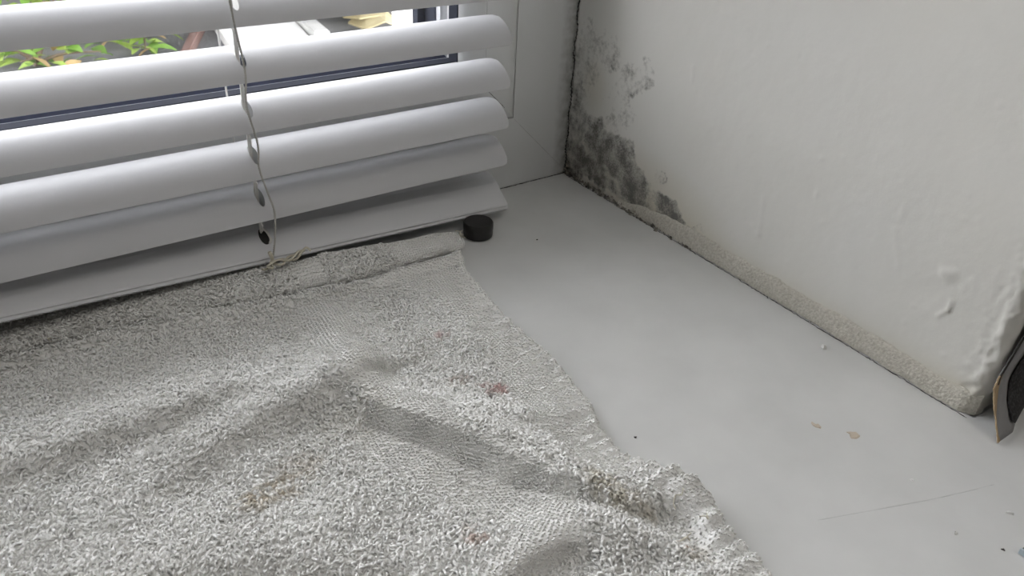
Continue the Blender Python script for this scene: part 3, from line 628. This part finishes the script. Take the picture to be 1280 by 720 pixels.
# flat-woven places: small regular knots in rows
sp2 = 1.4
u0, t0 = np.meshgrid(np.arange(0.6, 160, sp2), np.arange(0.5, 262, sp2), indexing='ij'); t0 = t0 + 0.6 * (np.arange(u0.shape[0]) % 2)[:, None]
u0 = (u0 + rng.uniform(-.12, .12, u0.shape)).ravel(); t0 = (t0 + rng.uniform(-.12, .12, t0.shape)).ravel()
x_, y_ = sheet_xy(u0, t0); wv = woven(x_, y_, u0); keep = (wv > 0.35) & (crease_y(x_) - y_ > 2.0) & (y_ > -312); P_, N_ = frame_at(u0[keep], t0[keep]); n = len(P_)
dd = np.full(n, -0.5) + rng.normal(0, 0.15, n); D_ = np.stack([np.cos(dd), np.sin(dd), 0 * dd], -1); D_ -= N_ * (D_ * N_).sum(1)[:, None]; D_ /= np.linalg.norm(D_, axis=1)[:, None]
N2 = N_; print('knots', n)
u3, t3 = np.meshgrid(np.arange(0.6, 160, 0.75), np.arange(60, 250, 0.75), indexing='ij'); u3 = u3.ravel(); t3 = t3.ravel(); x3, y3 = sheet_xy(u3, t3); w3 = woven(x3, y3, u3); kp = (w3 > 0.35) & (u3 > 20)
p3, n3_ = frame_at(u3[kp], t3[kp]); st = n3_[:, 2] < 0.72; p3, n3_ = p3[st], n3_[st]; P_ = np.concatenate([P_, p3]); N_ = np.concatenate([N_, n3_]); n = len(P_)
dd = np.full(n, -0.5) + rng.normal(0, 0.15, n); D_ = np.stack([np.cos(dd), np.sin(dd), 0 * dd], -1); D_ -= N_ * (D_ * N_).sum(1)[:, None]; D_ /= np.linalg.norm(D_, axis=1)[:, None]
V2, F2, k2 = loops(P_, N_, D_, rng.uniform(0.45, 0.65, n), np.full(n, 1.15), np.full(n, 0.34), rng, 3, 3)
print('knots', n)
o = tpart(np_mesh('woven_knots', V2 / 1000, F2, M_towel, None, True, np.repeat(towel_col(P_[:, 0], P_[:, 1]), k2, 0))); o['kind'] = 'stuff'
# pile on the rolled edge
n = 12500; s_ = rng.uniform(-470, -108, n); a_ = rng.uniform(-0.9, 2.6, n)
keep = ~(((s_ > -148) | ((s_ > -196) & (s_ < -182))) & (rng.uniform(0, 1, n) < 1.1)); s_, a_ = s_[keep], a_[keep]; n = len(s_)
P_ = roll_pt(s_, a_); P_[:, 1] = np.minimum(P_[:, 1], -1.2); N_ = np.cross(roll_pt(s_ + .5, a_) - P_, roll_pt(s_, a_ + .05) - P_); N_ /= np.linalg.norm(N_, axis=1)[:, None] + 1e-9; ref = np.stack([0 * s_, -np.cos(a_), np.sin(a_)], -1); N_ *= np.sign((N_ * ref).sum(1))[:, None]
dirn = rng.uniform(0, 2 * PI, n); D_ = np.stack([np.cos(dirn), 0.3 * np.sin(dirn), np.sin(dirn)], -1); D_ -= N_ * (D_ * N_).sum(1)[:, None]; D_ /= np.linalg.norm(D_, axis=1)[:, None]
V3, F3, k3 = loops(P_, N_, D_, rng.uniform(0.9, 1.9, n), rng.uniform(1.4, 2.4, n), rng.uniform(0.34, 0.5, n), rng)
V3[:, 2] = np.maximum(V3[:, 2], 0.1)
o = tpart(np_mesh('hem_pile', V3 / 1000, F3, M_towel, None, True, np.repeat(towel_col(P_[:, 0], P_[:, 1]), k3, 0))); o['kind'] = 'stuff'
sk, ak = np.meshgrid(np.arange(-198, -107, 1.3), np.arange(-0.6, 2.8, 0.19), indexing='ij'); sk = (sk + rng.uniform(-.1, .1, sk.shape)).ravel(); ak = ak.ravel(); kk = (sk > -149) | ((sk > -197) & (sk < -181)); sk, ak = sk[kk], ak[kk]
P_ = roll_pt(sk, ak); N_ = np.cross(roll_pt(sk + .5, ak) - P_, roll_pt(sk, ak + .05) - P_); N_ /= np.linalg.norm(N_, axis=1)[:, None] + 1e-9; ref = np.stack([0 * sk, -np.cos(ak), np.sin(ak)], -1); N_ *= np.sign((N_ * ref).sum(1))[:, None]
D_ = np.tile(np.array([[0.8, 0.5, 0.2]]), (len(sk), 1)); D_ -= N_ * (D_ * N_).sum(1)[:, None]; D_ /= np.linalg.norm(D_, axis=1)[:, None]; n = len(sk)
V4, F4, k4 = loops(P_, N_, D_, rng.uniform(0.4, 0.6, n), np.full(n, 1.1), np.full(n, 0.32), rng, 3, 3)
o = tpart(np_mesh('hem_knots', V4 / 1000, F4, M_towel, None, True, np.repeat(towel_col(P_[:, 0], P_[:, 1]), k4, 0))); o['kind'] = 'stuff'
# loose threads at the corner and on the near hem
V, F = [], []; r = random.Random(3)
for (x, y, z) in [(-0.108, -0.048, 0.006)] * 4 + [(-0.146, -0.248, 0.010), (-0.141, -0.254, 0.009), (-0.150, -0.259, 0.008), (-0.243, -0.026, 0.007), (-0.226, -0.030, 0.008), (-0.300, -0.040, 0.006)]:
    P = [Vector((x, y, z))]
    for k in range(4): P.append(P[-1] + Vector((r.uniform(-.0022, .0026), r.uniform(-.0022, .0022), r.uniform(-.0010, .0012))))
    V, F = tube_geo(spline(P, 5), 0.00022, 5); tpart(mesh_obj('loose_thread', V, F, M_frayed, None, True))

# ---------------------------------------------------------------- torn wallpaper round the outer corner
wp = empty('torn_wallpaper', (0.01, -0.273, 0.0)); tag(wp, 'torn grey and black wallpaper peeling beside the outer corner of the reveal', 'wallpaper')
def wpart(o): o.parent = wp; o.matrix_parent_inverse = Matrix.Translation((-0.01, 0.273, 0.0)); return o
def wp_surf(name, xl, xr, z0, z1, off, mat, jag, thick=0.0005, nx=14, nz=60):
    V = []
    for j in range(nz + 1):
        z = z0 + (z1 - z0) * j / nz
        for i in range(nx + 1):
            f = i / nx; a = xl(z) + jag * (float(fbm(z * 1000 / 3, 2.0, 7, 4)) - 0.5); x = a + (xr(z) - a) * f
            k = max(0.0, 1 - z / 0.022); y = -0.2728 - 0.0125 * k ** 1.7 * math.exp(-max(0, x - 0.004) / 0.03) - off - 0.0012 * math.sin(z * 260) * (1 - f) * k
            V.append((x, y, z))
    o = np_mesh(name, np.array(V), grid_faces(nz + 1, nx + 1), mat, None, True)
    md = o.modifiers.new('solid', 'SOLIDIFY'); md.thickness = thick; md.offset = 0; return wpart(o)
xl = lambda z: float(np.interp(z, [0, 0.004, 0.009, 0.014, 0.020, 0.0436, 0.12], [-0.0078, -0.0060, -0.0035, -0.0008, 0.0012, 0.0092, 0.034]))
wp_surf('paper_sheet', xl, lambda z: 0.16 if z > 0.02 else float(np.interp(z, [0, 0.004, 0.02], [0.011, 0.016, 0.16])), 0.0006, 0.12, 0.0, M_wpap, 0.0022)
wp_surf('paper_lining', lambda z: xl(z) - 0.0010, lambda z: xl(z) + 0.0014, 0.0008, 0.022, 0.0004, M_tan, 0.0040, nx=3)
wp_surf('dark_strip', lambda z: xl(z) - 0.0006, lambda z: xl(z) + 0.0009, 0.018, 0.12, 0.0004, M_dark, 0.0005, nx=2)
wp_surf('dark_sheet', lambda z: float(np.interp(z, [0.001, 0.005, 0.010, 0.0135, 0.029, 0.12], [0.0090, 0.0040, 0.0060, 0.0090, 0.0165, 0.06])), lambda z: 0.16, 0.003, 0.12, 0.0010, M_blk, 0.0022)

# ---------------------------------------------------------------- crumbs and flakes on the sill
def flake(name, x, y, s, h, mat, label, cat, grp=None, seed=0, n=9, asp=1.0, rot=0.0):
    r = random.Random(seed); bm = bmesh.new(); top = []; bot = []
    for k in range(n):
        a = 2 * PI * k / n; rr_ = s * r.uniform(0.35, 1.2); px, py = rr_ * math.cos(a), rr_ * math.sin(a) * asp
        px, py = px * math.cos(rot) - py * math.sin(rot), px * math.sin(rot) + py * math.cos(rot)
        bot.append(bm.verts.new((px, py, 0))); top.append(bm.verts.new((px * 0.8, py * 0.8, h * r.uniform(0.6, 1.1))))
    c_ = bm.verts.new((0, 0, h * 1.15))
    for k in range(n):
        q = (k + 1) % n; bm.faces.new((bot[k], bot[q], top[q], top[k])); bm.faces.new((top[k], top[q], c_))
    bm.faces.new(bot[::-1]); me = bpy.data.meshes.new(name); bm.to_mesh(me); bm.free(); me.materials.append(mat)
    o = link(bpy.data.objects.new(name, me)); o.location = (x, y, 0.00002); return tag(o, label, cat, grp)
M_chip = new_mat('plaster_crumb', (0.72, 0.72, 0.70), 0.9); M_flk = new_mat('beige_flake', (0.55, 0.48, 0.39), 0.9); M_spk = new_mat('dark_speck', (0.06, 0.055, 0.05), 0.9)
flake('plaster_crumb', -0.0141, -0.2087, 0.0016, 0.0016, M_chip, 'white plaster crumb on the sill close to the sealant strip', 'crumb', seed=1)
flake('paint_flake', -0.0604, -0.2404, 0.0013, 0.0004, M_flk, 'smaller of two thin beige flakes lying on the sill', 'flake', seed=2, asp=1.8)
flake('paint_flake', -0.0521, -0.2514, 0.0024, 0.0004, M_flk, 'larger of two thin beige flakes lying on the sill', 'flake', seed=3, n=11, asp=1.3, rot=0.8)
flake('plaster_crumb', -0.0391, -0.3066, 0.0015, 0.0010, M_chip, 'long white plaster sliver at the lower right of the sill', 'crumb', seed=4, asp=0.38, rot=-0.9)
flake('plaster_crumb', -0.0641, -0.3013, 0.0007, 0.0006, M_chip, 'tiny white crumb left of the long plaster sliver', 'crumb', seed=5)
flake('plaster_crumb', -0.0543, -0.2784, 0.0008, 0.0006, M_chip, 'tiny white crumb nearer the larger beige flake', 'crumb', seed=6)
flake('dirt_speck', -0.0686, -0.0631, 0.0009, 0.0005, M_spk, 'dark speck on the sill beside the black rubber puck', 'speck', seed=7, asp=0.5)
flake('dirt_speck', -0.1263, -0.2081, 0.0007, 0.0005, M_spk, 'dark speck on the sill close to the towel edge', 'speck', seed=8)
flake('dirt_speck', -0.0569, -0.3138, 0.0007, 0.0004, M_spk, 'dark speck on the sill by the picture lower right corner', 'speck', seed=9)
gp = empty('plastic_scrap', (-0.0506, -0.3190, 0.0)); tag(gp, 'small dark blue scrap with a pale rim at the lower right edge', 'scrap')
o = box('scrap_body', -0.0030, 0.0024, -0.0022, 0.0016, 0.0001, 0.0020, new_mat('scrap_dark', (0.07, 0.09, 0.11), 0.5), gp, 0.0004)
o = box('scrap_rim', -0.0036, -0.0027, -0.0024, 0.0018, 0.0001, 0.0024, new_mat('scrap_pale', (0.45, 0.52, 0.56), 0.5), gp, 0.0002)

# ---------------------------------------------------------------- OUTSIDE, seen in the gaps of the blind
GZ = -1.5
M_asph = new_mat('outdoor_ground', (0.3, 0.3, 0.3), 0.95); vary(M_asph, (0.13, 0.133, 0.137), (0.25, 0.25, 0.245), 2.2, 8, 0.35, 0.65); bump(M_asph, 40, 0.5, 0.02)
gr = box('outdoor_ground', -20, 25, 0.6, 45, GZ - 0.1, GZ, M_asph); tag(gr, kind='structure')
M_shade_cpy = new_mat('shade_canopy_grey', (0.25, 0.25, 0.25), 0.9)
shade_cpy = empty('shade_canopy', (1.5, 6.4, GZ)); tag(shade_cpy, 'added roof on posts, out of view, that shades the yard outside', 'shade_canopy')  # invented cover, added out of view to darken the yard
for nm, a in (('roof', (-5.5, 5.5, -2.9, 3.6, 2.3, 2.4)), ('shade_post', (-5.4, -5.3, -2.8, -2.7, 0, 2.3)), ('shade_post', (5.3, 5.4, -2.8, -2.7, 0, 2.3)), ('shade_rear_wall', (-5.5, 5.5, 3.4, 3.6, 0, 2.3))):
    box(nm, *a, M_shade_cpy, shade_cpy)
M_leaf = [new_mat('leaf_green', (0.16, 0.30, 0.05), 0.6), new_mat('leaf_light', (0.34, 0.48, 0.10), 0.6), new_mat('leaf_dry', (0.42, 0.30, 0.14), 0.7)]
M_stem = new_mat('shrub_stem', (0.16, 0.12, 0.08), 0.9)
def leaf_mesh(mt):
    V = []; F = []; prof = [0.0, 0.55, 0.9, 1.0, 0.8, 0.45, 0.0]
    for i, p in enumerate(prof):
        t = i / 6; z = 0.10 * math.sin(PI * t)
        V += [(t, -0.24 * p, z + 0.05 * p), (t, 0, z), (t, 0.24 * p, z + 0.05 * p)]
        if i: b = 3 * i; F += [(b - 3, b, b + 1, b - 2), (b - 2, b + 1, b + 2, b - 1)]
    me = bpy.data.meshes.new('leaf'); me.from_pydata(V, [], F); me.update(); me.materials.append(mt); me.polygons.foreach_set('use_smooth', [True] * len(me.polygons)); return me
LM = [leaf_mesh(q) for q in M_leaf]
def shrub(name, base, branches, label, seed, per=16, ls=0.15):
    r = random.Random(seed); root = empty(name, base); tag(root, label, 'shrub')
    V, F = [], []
    for (ex, ey, ez) in branches:
        mid = Vector((ex * 0.4 + r.uniform(-.05, .05), ey * 0.4, ez * 0.65)); L = spline([(0, 0, 0), mid, (ex, ey, ez)], 6)
        tube_geo(L, [0.014 * (1 - 0.75 * i / (len(L) - 1)) for i in range(len(L))], 6, V, F)
        for k in range(per):
            p = L[int(r.uniform(0.35, 1.0) * (len(L) - 1))]; o = bpy.data.objects.new('leaf', LM[0 if r.random() < 0.45 else (1 if r.random() < 0.82 else 2)]); C.objects.link(o); o.parent = root
            o.location = p + Vector((r.gauss(0, .04), r.gauss(0, .04), r.gauss(0, .04))); o.rotation_euler = (r.uniform(-.6, .6), r.uniform(-.5, .7), r.uniform(0, 6.28)); s = ls * r.uniform(0.6, 1.15); o.scale = (s, s, s)
    mesh_obj('stem', V, F, M_stem, root, True)
shrub('garden_shrub', (0.12, 5.6, GZ), [(0.2, 0.9, 0.42), (0.45, 0.7, 0.38), (0.35, -0.35, 0.14), (0.15, 0.6, 0.4), (-0.15, 0.1, 0.35), (0.05, 0.3, 0.45), (0.25, 0.2, 0.40), (-0.35, 0.0, 0.16), (-0.1, -0.3, 0.12)], 'blurred green shrub outside at the far left of the blind gaps', 3, 15)
shrub('garden_shrub', (0.85, 6.1, GZ), [(-0.35, -0.35, 0.13), (-0.1, -0.75, 0.1), (-0.2, 0.1, 0.32), (0.1, 0.3, 0.42), (-0.25, -0.5, 0.12), (0.0, -0.6, 0.14), (0.35, 0.5, 0.38)], 'blurred green shrub outside just left of the white slab', 5, 15)
M_white = new_mat('white_slab', (0.85, 0.85, 0.83), 0.6); M_grey = new_mat('grey_concrete', (0.45, 0.45, 0.44), 0.9); vary(M_grey, (0.38, 0.38, 0.37), (0.58, 0.58, 0.56), 5, 6); M_brick = new_mat('red_kerb', (0.20, 0.12, 0.10), 0.85)
M_card = new_mat('cardboard', (0.50, 0.40, 0.17), 0.85); vary(M_card, (0.30, 0.25, 0.13), (0.52, 0.46, 0.28), 4, 5)
M_pale = new_mat('pale_paving', (0.66, 0.65, 0.62), 0.9); vary(M_pale, (0.52, 0.52, 0.50), (0.74, 0.73, 0.70), 7, 7)
def oslab(name, pts, z0, z1, mat, label, cat): o = prism(name, pts, z0, z1, mat, None, 0.01); return tag(o, label, cat)
oslab('garden_kerb', [(0.90, 5.20), (0.96, 5.17), (1.58, 6.6), (1.52, 6.65)], GZ, GZ + 0.06, M_brick, 'reddish kerb line outside left of the white slab', 'kerb')
oslab('white_slab', [(1.25, 5.0), (1.80, 4.95), (2.05, 6.6), (1.45, 6.6)], GZ, GZ + 0.08, M_white, 'bright white slab lying outside, seen beside the blind cords', 'slab')
oslab('grey_block', [(1.86, 5.2), (1.98, 5.2), (2.12, 6.6), (2.02, 6.6)], GZ, GZ + 0.12, M_grey, 'narrow grey block outside between white slab and tan cardboard', 'block')
cb = empty('cardboard_heap', (2.42, 5.9, GZ)); tag(cb, 'heap of tan folded cardboard on the ground outside', 'cardboard')
r = random.Random(8)
for k in range(9):
    cx, cy = r.uniform(-0.03, 0.03), r.uniform(-0.6, 0.6); a = 0; s = r.uniform(0.14, 0.20); zt = 0.03 + 0.05 * k / 3
    V = [(cx - s, cy - s, zt + r.uniform(0, .06)), (cx, cy - s * 1.1, zt + 0.07), (cx + s, cy - s, zt), (cx + s, cy + s, zt + r.uniform(0, .08)), (cx, cy + s * 1.1, zt + 0.10), (cx - s, cy + s, zt)]
    V = [(x, y, z) for x, y, z in V] + [(x, y, z - 0.012) for x, y, z in V]
    F = [(0, 1, 4, 5), (1, 2, 3, 4), (6, 11, 10, 7), (7, 10, 9, 8)] + [(q, (q + 1) % 6, (q + 1) % 6 + 6, q + 6) for q in range(6)]
    mesh_obj('cardboard_flap', V, F, M_card, cb)
oslab('pale_paving', [(2.68, 4.9), (4.2, 4.9), (4.6, 7.6), (2.95, 7.6)], GZ, GZ + 0.05, M_pale, 'pale concrete paving outside near the right end of the glass', 'paving')
